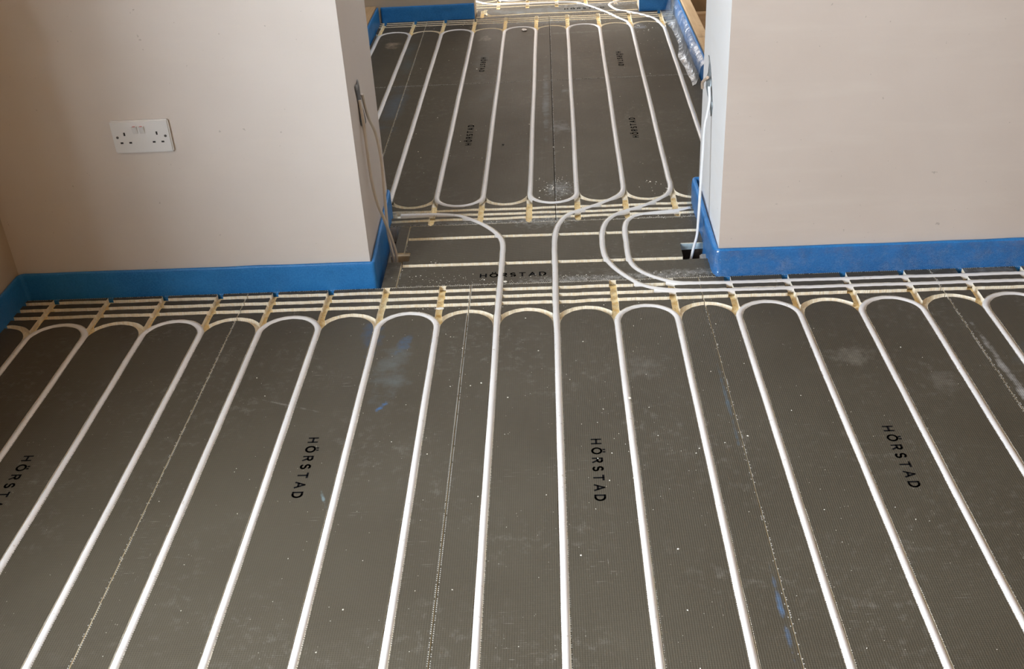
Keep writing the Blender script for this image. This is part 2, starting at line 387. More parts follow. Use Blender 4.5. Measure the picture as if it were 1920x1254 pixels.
strip_lines = [[(-.421, 2.797), (-.1, 2.7965), (.0, 2.795), (.445, 2.790)], [(-.421, 2.630), (-.1, 2.626), (.36, 2.619)]]
strip_lines += [[(p[0], p[1]) for p in R2[k]] for k in 'ABCD']
third_lines, third_stub = [], []
tx = lambda i: -.242+.1443*i
for i in range(-2, 7):
    third_lines.append([(tx(i), 5.345), (tx(i), 6.6)]); third_stub.append((tx(i), 5.34, 5.55))
    if i < 6: third_lines.append(arc((tx(i)+tx(i+1))/2, 5.575, .072, 180, 360))
for j, y in enumerate((5.395, 5.44, 5.475)): third_lines.append([(x, yy) for x, yy in wob(y, .001, 9+j)])
third_lines += [[(p[0], p[1]) for p in R2[k]] for k in 'EG']
tstrip_lines = [[(p[0], p[1]) for p in R2[k]] for k in 'EGH']+[[(-.316, 5.21), (-.316, 5.33)], [(-.34, 5.222), (-.26, 5.229)]]

def sdf(XX, YY, lines, bb):
    D = np.full(XX.shape, 9.0)
    for L in lines:
        for (a, b) in zip(L[:-1], L[1:]):
            if max(a[0], b[0]) < bb[0]-.03 or min(a[0], b[0]) > bb[2]+.03 or max(a[1], b[1]) < bb[1]-.03 or min(a[1], b[1]) > bb[3]+.03: continue
            dx, dy = b[0]-a[0], b[1]-a[1]; L2 = dx*dx+dy*dy+1e-12
            t = np.clip(((XX-a[0])*dx+(YY-a[1])*dy)/L2, 0, 1)
            D = np.minimum(D, np.hypot(XX-a[0]-t*dx, YY-a[1]-t*dy))
    return D
def contour(xs, ys, F):
    """polygons of the region F>0 on a grid; returns verts, faces, border edges (ordered)"""
    V, idx, faces = [], {}, []
    def cv(i, j):
        k = (i, j)
        if k not in idx: idx[k] = len(V); V.append((xs[i], ys[j]))
        return idx[k]
    def ev(i, j, i2, j2):
        k = (i, j, i2, j2) if (i, j) < (i2, j2) else (i2, j2, i, j)
        if k not in idx:
            a, b = F[k[0], k[1]], F[k[2], k[3]]; t = min(max(a/(a-b), .02), .98)
            idx[k] = len(V); V.append((xs[k[0]]+(xs[k[2]]-xs[k[0]])*t, ys[k[1]]+(ys[k[3]]-ys[k[1]])*t))
        return idx[k]
    for i in range(len(xs)-1):
        for j in range(len(ys)-1):
            cs = ((i, j), (i+1, j), (i+1, j+1), (i, j+1)); ins = [F[c] > 0 for c in cs]
            if not any(ins): continue
            if all(ins): faces.append(tuple(cv(*c) for c in cs)); continue
            poly = []
            for a in range(4):
                b = (a+1) % 4
                if ins[a]: poly.append(cv(*cs[a]))
                if ins[a] != ins[b]: poly.append(ev(*cs[a], *cs[b]))
            if len(poly) > 2: faces.append(tuple(poly))
    cnt = {}
    for f in faces:
        for a, b in zip(f, f[1:]+f[:1]):
            if (b, a) in cnt: del cnt[(b, a)]
            else: cnt[(a, b)] = 1
    return V, faces, list(cnt)
def extrude_down(V2, faces, border, ztop, zbot, mi_top, mi_wall, V, F, MI, top=True):
    n = len(V); V += [(x, y, ztop) for x, y in V2]
    if top: F += [tuple(n+i for i in f) for f in faces]; MI += [mi_top]*len(faces)
    bi = {}
    for a, b in border:
        for c in (a, b):
            if c not in bi: bi[c] = len(V); V.append((V2[c][0], V2[c][1], zbot))
    for a, b in border: F.append((n+a, bi[a], bi[b], n+b)); MI.append(mi_wall)

# printed lettering: single stroke letters on a 1 x 1 body
def P(*a): return list(a)
def ell(cx, cy, rx, ry, a0=0, a1=360, n=20): return [(cx+rx*math.cos(math.radians(a0+(a1-a0)*i/n)), cy+ry*math.sin(math.radians(a0+(a1-a0)*i/n))) for i in range(n+1)]
GL = {'H': (.72, [[(0, 0), (0, 1)], [(.72, 0), (.72, 1)], [(0, .5), (.72, .5)]]),
      'O': (.92, [ell(.46, .5, .46, .5), [(.27, 1.24), (.27, 1.36)], [(.65, 1.24), (.65, 1.36)]]),
      'R': (.62, [[(0, 0), (0, 1), (.36, 1)]+ell(.36, .75, .25, .25, 90, -90, 8)+[(0, .5)], [(.34, .5), (.64, 0)]]),
      'S': (.60, [ell(.30, .75, .27, .25, 35, 270, 12)+ell(.30, .25, .29, .25, 90, -145, 12)]),
      'T': (.70, [[(0, 1), (.70, 1)], [(.35, 0), (.35, 1)]]),
      'A': (.80, [[(0, 0), (.40, 1), (.80, 0)], [(.15, .33), (.65, .33)]]),
      'D': (.74, [[(0, 0), (0, 1), (.28, 1)]+ell(.28, .5, .46, .5, 90, -90, 12)+[(0, 0)]])}
def lettering(parent, x, y, ang, h, length, sw=.0041):
    """text baseline starts at x,y and runs along ang"""
    word = 'HORSTAD'; tot = sum(GL[c][0] for c in word)*h*1.1; gap = (length-tot)/6
    V, F = [], []; px = 0
    ca, sa = math.cos(ang), math.sin(ang)
    for ch in word:
        wd, strokes = GL[ch]; wd *= 1.1; strokes = [[(a*1.1, b) for a, b in st] for st in strokes]
        for st in strokes:
            pts = [(px+a*h, b*h) for a, b in st]
            for (a, b) in zip(pts[:-1], pts[1:]):
                dx, dy = b[0]-a[0], b[1]-a[1]; L = math.hypot(dx, dy)
                if L < 1e-7: continue
                ux, uy = dx/L, dy/L; e = sw*.42
                q = [(a[0]-ux*e-uy*sw/2, a[1]-uy*e+ux*sw/2), (b[0]+ux*e-uy*sw/2, b[1]+uy*e+ux*sw/2),
                     (b[0]+ux*e+uy*sw/2, b[1]+uy*e-ux*sw/2), (a[0]-ux*e+uy*sw/2, a[1]-uy*e-ux*sw/2)]
                n = len(V); V += [(x+u*ca-v*sa, y+u*sa+v*ca, .00045) for u, v in q]; F.append((n+3, n+2, n+1, n))
        px += wd*h+gap
    return mesh_obj('printed_lettering', V, F, INK, parent)

def grid_axis(a, b, zones, coarse):
    pts = {a, b}; t = a
    while t < b: pts.add(round(t, 5)); t += coarse
    for (z0, z1, st) in zones:
        z0, z1 = max(a, z0), min(b, z1)
        if z1 <= z0: continue
        n = max(1, int(round((z1-z0)/st)))
        for i in range(n+1): pts.add(round(z0+(z1-z0)*i/n, 5))
    s = sorted(p for p in pts if a <= p <= b); out = [s[0]]
    for p in s[1:]:
        if p-out[-1] > .0011: out.append(p)
    out[-1] = b
    return np.array(out)
def board(label, x0, y0, x1, y1, lines, stubs, xz, yz, xc=.006, yc=.05, holes=(), texts=(), fr_x=(), fr_y=None, seams=(), group='insulation boards', name='insulation_board', cat='insulation board'):
    th = thing(name, label, cat, ((x0+x1)/2, (y0+y1)/2, -.05), group)
    g = .0011; bb = (x0+g, y0+g, x1-g, y1-g)
    xs = grid_axis(bb[0], bb[2], xz, xc); ys = grid_axis(bb[1], bb[3], yz, yc)
    XX, YY = np.meshgrid(xs, ys, indexing='ij')
    D = sdf(XX, YY, lines, bb)
    hwn = HW+.0004*np.sin(XX*211+YY*97)
    F = D-hwn
    HB = np.full(XX.shape, 9.0)
    for (a, b, c, d) in holes:
        HB = np.minimum(HB, np.maximum(np.maximum(a-XX, XX-c), np.maximum(b-YY, YY-d)))
    F = np.minimum(F, HB)
    V2, fc, bd = contour(xs, ys, F)
    # foil sheet: thin skin on the foam
    V, FF, MI = [], [], []
    extrude_down(V2, fc, bd, .0, -.0007, 0, 0, V, FF, MI)
    foil = mesh_obj('foil_facing', V, FF, FOIL, th)
    # foam: walls of every groove and edge, groove bottoms
    V, FF, MI = [], [], []
    extrude_down(V2, fc, bd, -.0007, ZF, 0, 0, V, FF, MI, top=False)
    V3, f3, b3 = contour(xs, ys, np.minimum(HB, np.where(F > .006, -1, 1)*np.minimum(1, 1.)) if False else HB)
    # groove bottom = board minus holes, kept only where it can be seen
    keep = [f for f in f3]
    n0 = len(V); V += [(x, y, ZF) for x, y in V3]
    for f in keep:
        cx = sum(V3[i][0] for i in f)/len(f); cy = sum(V3[i][1] for i in f)/len(f)
        m = 0
        for (sx, sy0, sy1) in stubs:
            if abs(cx-sx) < .0105 and sy0 < cy < sy1: m = 1; break
        FF.append(tuple(n0+i for i in f)); MI.append(m)
    bi = {}
    for a, b in b3:
        for c in (a, b):
            if c not in bi: bi[c] = len(V); V.append((V3[c][0], V3[c][1], -.05))
    for a, b in b3: FF.append((n0+a, bi[a], bi[b], n0+b)); MI.append(2 if holes else 0)
    n1 = len(V)
    V += [(bb[0], bb[1], -.05), (bb[2], bb[1], -.05), (bb[2], bb[3], -.05), (bb[0], bb[3], -.05)]
    if not holes: FF.append((n1+3, n1+2, n1+1, n1)); MI.append(0)
    mesh_obj('foam_core', V, FF, [FOAM, FOAMY, HOLESHADE], th, mi=MI)  # third slot darkens the hole walls as shade
    for (tx_, ty_, an, h, ln) in texts: lettering(th, tx_, ty_, an, h, ln)
    # ragged foil teeth along the grooves and pale teeth along the board's seams
    V, FF, MI = [], [], []
    def tooth(x, y, nx, ny, w, l, z0, z1, m):
        n = len(V); V.extend([(x-ny*w, y+nx*w, z0), (x+ny*w, y-nx*w, z0), (x+nx*l, y+ny*l, z1)])
        FF.append((n, n+1, n+2)); MI.append(m)
    if fr_y:
        for xk in fr_x:
            for sgn in (-1, 1):
                y = fr_y[0]+random.random()*.004
                while y < fr_y[1]:
                    xx = xk(y) if callable(xk) else xk
                    if bb[0] < xx+sgn*HW < bb[2] and random.random() < .86:
                        tooth(xx+sgn*(HW+.0003), y, -sgn, 0, .0011, .0011+random.random()*.0017, .0006, .0012, 0)
                        if sgn > 0 and random.random() < .6: tooth(xx+sgn*(HW-.0004), y+.0025, sgn, 0, .0008, .0016, .0007, .0009, 1)
                    y += .0050
    for (ax, ay, bx, by, dens) in seams:
        L = math.hypot(bx-ax, by-ay); ux, uy = (bx-ax)/L, (by-ay)/L; s = 0
        while s < L:
            if random.random() < dens:
                # small pale blob of bared edge
                x, y = ax+ux*s, ay+uy*s; n = len(V); a_, b_ = .0010, .0008
                V.extend([(x-ux*a_-uy*b_, y-uy*a_+ux*b_, .0003), (x-ux*a_+uy*b_, y-uy*a_-ux*b_, .0003), (x+ux*a_+uy*b_, y+uy*a_-ux*b_, .0003), (x+ux*a_-uy*b_, y+uy*a_+ux*b_, .0003), (x, y, .0012)])
                for q in ((0, 1), (1, 2), (2, 3), (3, 0)): FF.append((n+q[0], n+q[1], n+4)); MI.append(1)
            s += .0050
    if FF: tag(mesh_obj('frayed_edge', V, FF, [FOIL, PALE], th, mi=MI), kind='stuff')
    return th

NS = [-1.434, -.823, -.223, .377, .977, 1.577]
nl = ['dark foil-faced insulation board in the shadowed corner left, cut off at the frame edge',
      'dark insulation board with blue smudges, left of the double dotted seam',
      'dark insulation board carrying the two pipes that run straight into the doorway',
      'dark insulation board right of centre with its own print and a pale tread scuff',
      'dark insulation board at the right frame edge beside the white-streaked seam']
ntx = [(-1.144, 1.806), (-.5345, 1.842), (.067, 1.809), (.6725, 1.825), None]
for i in range(5):
    x0, x1 = NS[i], NS[i+1]
    ks = [k for k in range(-9, 11) if x0-.01 < NX[k] < x1+.01]
    zx = [(NX[k]-.013, NX[k]+.013, .0026) for k in ks]
    sm = []
    if i > 0: sm.append((x0+.0026, .3, x0+.0026, 2.50, (1, .75, .9, .25, .35)[i]))
    if i < 4: sm.append((x1-.0024, .3, x1-.0024, 2.50, (.25, .9, .12, .5, 0)[i]))
    sm.append((x0, 2.5035, x1, 2.5035, .75))
    board(nl[i], x0, .28, x1, 2.507, near_lines, near_stub, zx, [(.36, .46, .008), (2.27, 2.507, .0032)],
          texts=([(ntx[i][0]-.0, ntx[i][1], -PI/2, .0185, .196)] if ntx[i] else []),
          fr_x=[NX[k] for k in ks], fr_y=(.9, 2.25), seams=sm, group='insulation boards of the near room')
# doorway strip boards
board('dark insulation strip across the doorway with two bare cream grooves and sideways print', -.4225, 2.5075, .4235, 2.884, strip_lines, [],
      [(-.43, .43, .0042)], [(2.5, 2.89, .0042)], xc=.01, yc=.01, holes=[(-.43, 2.657, -.405, 2.713), (.352, 2.612, .43, 2.712)],
      texts=[(-.2, 2.5475, 0, .0185, .175)], seams=[(-.4195, 2.51, -.4195, 2.64, .5), (-.4195, 2.72, -.4195, 2.88, .3), (-.42, 2.8815, .42, 2.8815, .45), (-.42, 2.511, .42, 2.511, .5)], group='doorway insulation')
board('small dark insulation offcut at the doorway edge in front of the left cable hole', -.465, 2.5075, -.4245, 2.655, [], [], [], [], xc=.02, yc=.03, name='insulation_offcut', group='doorway insulation')
board('small dark insulation offcut at the doorway edge behind the left cable hole', -.455, 2.713, -.4245, 2.884, [], [], [], [], xc=.02, yc=.03, name='insulation_offcut', group='doorway insulation')
# far room boards
FS = [-.806, -.579, .008, .594]
fl = {(0, 0): 'narrow dark insulation board in the far room, along the left side by the doorway', (1, 0): 'dark insulation board in the far room with upward print, left of its middle seam',
      (2, 0): 'dark insulation board in the far room with upward print, right of the pale smear',
      (0, 1): 'narrow dark insulation board in the far corner below the shadowed blue foam', (1, 1): 'dark far insulation board marked by a tan plaster blotch, beneath the back wall foam',
      (2, 1): 'dark far insulation board beside the film-draped foam, where pipes lead on to the third room'}
for r, (ya, yb) in enumerate(((2.885, 4.207), (4.207, 5.197))):
    for c in range(3):
        x0, x1 = FS[c], FS[c+1]; zs = []
        for k in range(-1, 9):
            a, b = fx(k, ya), fx(k, yb)
            if x0-.02 < a < x1+.02: zs.append((min(a, b)-.013, max(a, b)+.013, .0032))
        zy = [(2.88, 3.10, .0036)] if r == 0 else [(4.93, 5.2, .0036)]
        tx_ = {(1, 0): [(-.279, 3.530, PI/2, .0185, .196)], (2, 0): [(.3035, 3.538, PI/2, .0185, .196)],
               (1, 1): [(-.288, 4.555, -PI/2, .0185, .196)], (2, 1): [(.289, 4.555, -PI/2, .0185, .196)]}.get((c, r), [])
        sm = [(x0, (yb-.003) if r == 0 else (ya+.003), x1, (yb-.003) if r == 0 else (ya+.003), .85)]
        if c: sm.append((x0+.003, ya, x0+.003, yb, .6))
        if r == 0: sm.append((x0, ya+.003, x1, ya+.003, .6))
        board(fl[(c, r)], x0, ya, x1, yb, far_lines, far_stub, zs, zy, xc=.0065, texts=tx_, seams=sm, group='insulation boards of the far room')
board('thin strip of insulation in the far opening with a hooked empty groove', -.345, 5.198, .437, 5.352, tstrip_lines, [(-.316, 5.2, 5.34)], [(-.36, .45, .0045)], [(5.19, 5.36, .0045)],
      xc=.01, yc=.01, texts=[(.085, 5.290, 0, .0185, .19)], seams=[(-.3, 5.201, .43, 5.201, .8)], group='third room insulation')
board('insulation board of the third room at the very top edge, grooves touching the frame', -.60, 5.353, .60, 6.6, third_lines, third_stub, [(tx(i)-.013, tx(i)+.013, .0032) for i in range(-2, 7)], [(5.35, 5.60, .0042)],
      xc=.008, group='third room insulation')

# ------------------------------------------------------------------ heating pipes
PR, PZ = .0087, -.0060
def z3(P, z=PZ): return [(p[0], p[1], z) for p in P]
def part_tube(name, pts, th, z=PZ): return tube(name, z3(pts, z), PR, PIPE, th, seg=12)
def run(th, x, ya, yb):
    n = 48; ph = random.random()*6
    pts = [((x(ya+(yb-ya)*i/n) if callable(x) else x)+.0006*math.sin(i*.27+ph)*(0 < i < n), ya+(yb-ya)*i/n) for i in range(n+1)]
    return part_tube('straight_run', pts, th)
def bend(th, cx, cy, r, a0, a1): return part_tube('return_bend', arc(cx, cy, r, a0, a1, 18), th)
# left loop + its tail through the doorway
L1 = thing('heating_pipe', 'white heating pipe snaking over the left floor, its tail curving left inside the doorway', 'pipe', (-.148, 2.3, PZ))
for k in range(-9, 0):
    run(L1, NX[k], YN, YA if k != -1 else YA-.05)
for k in (-3, -5, -7, -9): bend(L1, (NX[k]+NX[k+1])/2, YA, .075, 180, 0)
for k in (-2, -4, -6, -8): bend(L1, (NX[k]+NX[k+1])/2, YN, .075, 180, 360)
part_tube('doorway_bend', [p for p in R2['A'] if p[0] > -.472], L1)
L2 = thing('heating_pipe', 'white heating pipe passing straight through the doorway centre, looping across both rooms', 'pipe', (.002, 2.3, PZ))
for k in range(0, 10):
    run(L2, NX[k], YN, YA if k != 0 else YA-.05)
for k in (1, 3, 5, 7): bend(L2, (NX[k]+NX[k+1])/2, YA, .075, 180, 0)
for k in (0, 2, 4, 6, 8): bend(L2, (NX[k]+NX[k+1])/2, YN, .075, 180, 360)
part_tube('doorway_bend', R2['B'], L2)
for i in range(-1, 7):
    run(L2, lambda y, i=i: fx(i, y), YF0 if i != 6 else 3.1713, YF1)
for i in (0, 2, 4): bend(L2, (fx(i, YF0)+fx(i+1, YF0))/2, YF0, .073, 180, 360)
for i in (-1, 1, 3, 5): bend(L2, (fx(i, YF1)+fx(i+1, YF1))/2, YF1, .073, 180, 0)
# the two that come out of the right grooves
def groove_tail(y, x0, x1, sl=-.006): return [(x0+(x1-x0)*i/12, y+sl*(x0+(x1-x0)*i/12)) for i in range(13)]
L3 = thing('heating_pipe', 'white heating pipe from the middle right-hand groove, outer of two doorway curves', 'pipe', (.6, 2.435, PZ))
part_tube('edge_run', groove_tail(2.4382, .60, 1.57)[0:], L3)
part_tube('doorway_bend', [(.60, 2.4346)]+[tuple(p[:2]) for p in R2['C'][3:]], L3)
run(L3, lambda y: fx(7, y), 3.18, 4.92)
part_tube('opening_bend', R2['E'], L3)
L4 = thing('heating_pipe', 'white heating pipe from the rearmost right-hand groove, inner of two doorway curves', 'pipe', (.6, 2.473, PZ))
part_tube('edge_run', groove_tail(2.4772, .60, 1.57), L4)
part_tube('doorway_bend', [(.60, 2.4736)]+[tuple(p[:2]) for p in R2['D'][3:] if p[0] < .414 or p[1] < 2.6], L4)
L5 = thing('heating_pipe', 'white heating pipe nearest the film-draped foam on the far room right', 'pipe', (fx(8, 4), 4, PZ))
run(L5, lambda y: fx(8, y), YF0, 4.90); bend(L5, fx(8, YF0)+.073, YF0, .073, 180, 250)
part_tube('opening_bend', R2['G'], L5)
L6 = thing('heating_pipe', 'white heating pipe bend at the top edge in the third room', 'pipe', (tx(0), 5.6, PZ))
run(L6, tx(0), 5.575, 6.55); run(L6, tx(1), 5.575, 6.55); bend(L6, (tx(0)+tx(1))/2, 5.575, .072, 180, 360)
L7 = thing('heating_pipe', 'second white heating pipe bend at the top edge in the third room, further right', 'pipe', (tx(2), 5.6, PZ))
run(L7, tx(2), 5.575, 6.55); run(L7, tx(3), 5.575, 6.55); bend(L7, (tx(2)+tx(3))/2, 5.575, .072, 180, 360)

# ------------------------------------------------------------------ blue perimeter foam
from mathutils import noise as mnoise
def foam_strip(label, path, ht=.076, thick=.0095, side=1, seed=0, zb=-.048, round_r=.012, amp=.0012, dimples=0):
    # densify with rounded corners
    P = [Vector((x, y, 0)) for x, y in path]; pts = []
    for i, p in enumerate(P):
        if 0 < i < len(P)-1 and round_r > 0:
            a = (P[i-1]-p); b = (P[i+1]-p); r = min(round_r, a.length*.45, b.length*.45)
            s, e = p+a.normalized()*r, p+b.normalized()*r
            for k in range(6):
                t = k/5; pts.append(s*(1-t)**2+p*2*t*(1-t)+e*t*t)
        else: pts.append(p)
    D = []
    for a, b in zip(pts[:-1], pts[1:]):
        n = max(1, int((b-a).length/.009)); D += [a+(b-a)*(k/n) for k in range(n)]
    D.append(pts[-1])
    # profile: across (0 = room side, thick = wall side), height
    prof = []
    zz = [zb+(ht-.004-zb)*k/10 for k in range(11)]
    prof += [(0, z) for z in zz]+[(.0012, ht-.0012), (.004, ht), (thick-.004, ht), (thick-.001, ht-.0012), (thick, ht-.004), (thick, zb)]
    V, F = [], []; m = len(prof)
    for i, p in enumerate(D):
        t = (D[min(i+1, len(D)-1)]-D[max(i-1, 0)]).normalized(); n = Vector((-t.y, t.x, 0))*side
        s = i*.009
        for (d, z) in prof:
            k = 1.0 if d < thick*.5 else 0.0
            o = amp*k*(mnoise.noise(Vector((p.x*26+seed, p.y*26, z*30)))+.5*mnoise.noise(Vector((p.x*70, p.y*70+seed, z*60))))
            for (ds, dz, dr, dd) in (dimples or []):
                o += k*dd*math.exp(-((s-ds)/dr)**2-((z-dz)/dr)**2)
            hz = .0016*mnoise.noise(Vector((p.x*9+seed, p.y*9, 3)))*(z > ht-.01)
            V.append(p+n*(d+o)+Vector((0, 0, z+hz)))
    for i in range(len(D)-1):
        for k in range(m): F.append((i*m+k, (i+1)*m+k, (i+1)*m+(k+1) % m, i*m+(k+1) % m))
    F.append(tuple(range(m))); F.append(tuple((len(D)-1)*m+k for k in range(m))[::-1])
    o = mesh_obj('edge_insulation_strip', V, F, BLUE, None, smooth=True)
    tag(o, label, 'foam strip', 'blue perimeter foam strips')
    return o
foam_strip('dark-looking blue foam upstand running round the left corner and into the doorway', [(-1.4298, .3), (-1.4298, 2.5115), (-.474, 2.5115), (-.4885, 2.992), (-.80, 2.995)], side=1, thick=.0095,
           dimples=[(2.2+.32, .045, .012, .003), (2.2+.48, .043, .010, .003), (2.2+.66, .03, .012, .002), (2.75, .03, .010, .003), (2.95, .05, .012, .002)])
FS_R = foam_strip('bright blue foam upstand wrapping the right pier, covered in clear film', [(1.75, 2.5095), (.4172, 2.5095), (.4165, 2.60), (.4172, 2.99), (.428, 3.000), (.60, 3.000)], side=-1, thick=.0125, seed=7, amp=.0022, round_r=.02)
foam_strip('shadowed blue foam upstand along the far room left side', [(-.809, 3.01), (-.809, 5.195)], side=1, thick=.010, seed=3, ht=.074)
foam_strip('deep blue foam upstand below the far back wall, left of the opening', [(-.799, 5.198), (-.350, 5.198)], side=1, thick=.011, seed=4, ht=.072, dimples=[(.13, .03, .012, .003), (.31, .035, .012, .003)])
foam_strip('blue foam upstand at the far back wall, right of the opening', [(.438, 5.198), (.590, 5.198)], side=1, thick=.011, seed=5, ht=.072, dimples=[(.05, .04, .02, .004), (.09, .035, .015, .004)])
FS_F = foam_strip('bright blue foam upstand on the far room right side, draped with clear film', [(.6005, 5.195), (.6005, 3.01)], side=1, thick=.010, seed=6, ht=.086, amp=.0018)
def film(parent, path, z_prof, seed=0, nrm=1, mat=None):
    """sheet that hangs from the foam's top edge; z_prof gives (outward distance, height) pairs"""
    D = []
    for a, b in zip(path[:-1], path[1:]):
        L = math.hypot(b[0]-a[0], b[1]-a[1]); n = max(1, int(L/.012)); D += [(a[0]+(b[0]-a[0])*k/n, a[1]+(b[1]-a[1])*k/n) for k in range(n)]
    D.append(path[-1]); V, F = [], []; m = len(z_prof)
    for i, p in enumerate(D):
        q0, q1 = D[max(0, i-1)], D[min(len(D)-1, i+1)]; tx0, ty0 = q1[0]-q0[0], q1[1]-q0[1]; L = math.hypot(tx0, ty0); nx, ny = ty0/L, -tx0/L
        nx, ny = nx*nrm, ny*nrm
        for k, (d, z) in enumerate(z_prof):
            w_ = mnoise.noise(Vector((p[0]*14+seed, p[1]*14, k*.8)))*.5+.5
            w2 = mnoise.noise(Vector((p[0]*4+seed, p[1]*4, 5)))
            dd = d*(1+.55*w2)+.006*w_*(k > 0)
            V.append((p[0]+nx*dd, p[1]+ny*dd, max(.0012, z+.004*w2*(k > 0))))
    for i in range(len(D)-1):
        for k in range(m-1): F.append((i*m+k, (i+1)*m+k, (i+1)*m+k+1, i*m+k+1))
    return mesh_obj('plastic_film', V, F, mat or FILM, parent, smooth=True)
film(FS_R, [(1.75, 2.508), (.55, 2.508), (.43, 2.507), (.4145, 2.520), (.411, 2.60), (.411, 2.98)], [(.0008, .074), (.003, .055), (.0035, .035), (.004, .015), (.005, .002)], 2, nrm=-1)
film(FS_F, [(.5995, 5.18), (.5995, 4.06)], [(.0008, .087), (.010, .083), (.020, .070), (.026, .050), (.032, .028), (.040, .010), (.058, .002)], 8, nrm=1, mat=FILMH)

# ------------------------------------------------------------------ timber and boards beyond the far room's sides
box('timber_plate', (-.872, 3.02, -.052, -.8205, 5.205, .078), WOOD, bevel=.002)
tag(bpy.data.objects['timber_plate'], 'pine sole plate behind the shadowed foam on the far left', 'timber')
t_ = box('timber_plate', (.6125, 3.02, -.052, .655, 5.205, .094), WOOD, bevel=.002); tag(t_, 'long pine sole plate behind the film-draped foam on the far right', 'timber')
t_ = box('timber_noggin', (.657, 4.985, -.052, 1.3, 5.03, .03), WOODX, bevel=.002); tag(t_, 'short pale pine batten crossing behind the right-hand sole plate', 'timber')
t_ = box('timber_noggin', (-1.4, 5.10, -.052, -.874, 5.15, .045), WOODX, bevel=.002); tag(t_, 'short pine batten in the dark gap at the far left', 'timber')
t_ = box('packing_board', (.657, 5.14, -.052, 1.6, 5.158, .70), CHIP, bevel=.001); tag(t_, 'brown upright board behind the pine batten at far right', 'board')
t_ = box('packing_board', (-1.7, 5.18, -.052, -.874, 5.198, .05), CHIP, bevel=.001); tag(t_, 'brown upright board in the dark gap at the far left', 'board')
t_ = box('floor_panel', (.657, 3.02, -.0515, 1.7, 4.984, -.030), CHIP, bevel=.001); tag(t_, 'brown floor panel behind the right-hand sole plate', 'board')
t_ = box('floor_panel', (-1.7, 3.02, -.0515, -.874, 5.095, -.030), CHIP, bevel=.001); tag(t_, 'brown floor panel behind the left-hand sole plate', 'board')
# crumpled clear bag
bm = bmesh.new(); bmesh.ops.create_icosphere(bm, subdivisions=4, radius=1)
for v in bm.verts:
    n_ = mnoise.noise(v.co*2.2)*.35+mnoise.noise(v.co*6)*.16
    v.co = Vector((v.co.x*.055, v.co.y*.13, v.co.z*.050))*(1+n_)
me = bpy.data.meshes.new('plastic_bag'); bm.to_mesh(me); bm.free(); me.materials.append(FILM)
o = bpy.data.objects.new('plastic_bag', me); C.objects.link(o); o.location = (.735, 4.62, .026)
tag(o, 'crumpled clear plastic bag lying behind the right-hand sole plate', 'bag')

# ------------------------------------------------------------------ double wall socket
SO = thing('wall_socket', 'white double switched wall socket with red-marked rockers on the left wall', 'socket', (-1.013, WY, .447))
def sbox(name, cx, cz, w_, h_, d0, d1, mat, parent=None, bevel=0):
    return box(name, (-1.013+cx-w_/2, WY-d1, .447+cz-h_/2, -1.013+cx+w_/2, WY-d0, .447+cz+h_/2), mat, parent or SO, bevel)
sbox('faceplate', 0, 0, .147, .084, -.001, .0095, WHITEP, bevel=.0028)
for s in (-1, 1):
    c0 = .0415*s-.0015*(s > 0)
    sbox('pin_slot', c0, .008, .0042, .0085, .006, .00975, DARK)
    sbox('pin_slot', c0-.011, -.0145, .0070, .0042, .006, .00975, DARK)
    sbox('pin_slot', c0+.011, -.0145, .0070, .0042, .006, .00975, DARK)
    V, F = tube_vf([(-1.013+.0605*s, WY-.007, .447), (-1.013+.0605*s, WY-.0101, .447)], .0034, 16); sc_ = mesh_obj('screw', V, F, STEEL, SO)
    sbox('screw_slot', .0605*s, 0, .0052, .0011, .009, .0103, DARK, sc_)
    # rocker: wedge whose top edge stands proud
    cx = -.0035+.0088*s; X0, X1 = -1.013+cx-.0062, -1.013+cx+.0062; Z0, Z1 = .447+.008, .447+.0275; Yf = WY-.0095
    V = [(X0, Yf+.001, Z0), (X1, Yf+.001, Z0), (X1, Yf+.001, Z1), (X0, Yf+.001, Z1), (X0, Yf-.0008, Z0), (X1, Yf-.0008, Z0), (X1, Yf-.0070, Z1), (X0, Yf-.0070, Z1)]
    F = [(0, 3, 2, 1), (4, 5, 6, 7), (0, 1, 5, 4), (1, 2, 6, 5), (2, 3, 7, 6), (3, 0, 4, 7)]
    rk = mesh_obj('rocker_switch', V, F, WHITEP, SO)
    V, F = boxes_vf([(X0+.0030, Yf-.0060, Z1-.001, X1-.0030, Yf-.0018, Z1+.0003)]); mesh_obj('red_mark', V, F, RED, rk)

# ------------------------------------------------------------------ cables and tape
CL = thing('cable_loop', 'grey-beige cable looping from tape on the left reveal down to the floor hole', 'cable', (-.48, 2.68, .41))
s1 = [(-.4845, 2.652, .470), (-.480, 2.645, .4193), (-.4795, 2.643, .3696), (-.4795, 2.65, .2623), (-.4735, 2.66, .1802), (-.4622, 2.67, .1273), (-.449, 2.68, .057), (-.4438, 2.69, .0052), (-.446, 2.695, -.035)]
s2 = [(-.4845, 2.70, .470), (-.4799, 2.72, .4025), (-.4720, 2.76, .3394), (-.4665, 2.765, .2622), (-.4645, 2.745, .1916), (-.4640, 2.725, .1179), (-.4628, 2.71, .0594), (-.4564, 2.70, .0107), (-.450, 2.695, -.035)]
tube('cable_strand', catmull(s1, 6), .0043, CABLE, CL); tube('cable_strand', catmull(s2, 6), .0042, CABLE, CL)
def sheet(name, rows, mat, parent=None, th_=.0006):
    """rows: list of lists of points, thickened"""
    V, F = [], []; m = len(rows[0])
    for r in rows: V += [Vector(p) for p in r]
    for i in range(len(rows)-1):
        for k in range(m-1): F.append((i*m+k, i*m+k+1, (i+1)*m+k+1, (i+1)*m+k))
    o = mesh_obj(name, V, F, mat, parent, smooth=True)
    md = o.modifiers.new('solid', 'SOLIDIFY'); md.thickness = th_
    return o
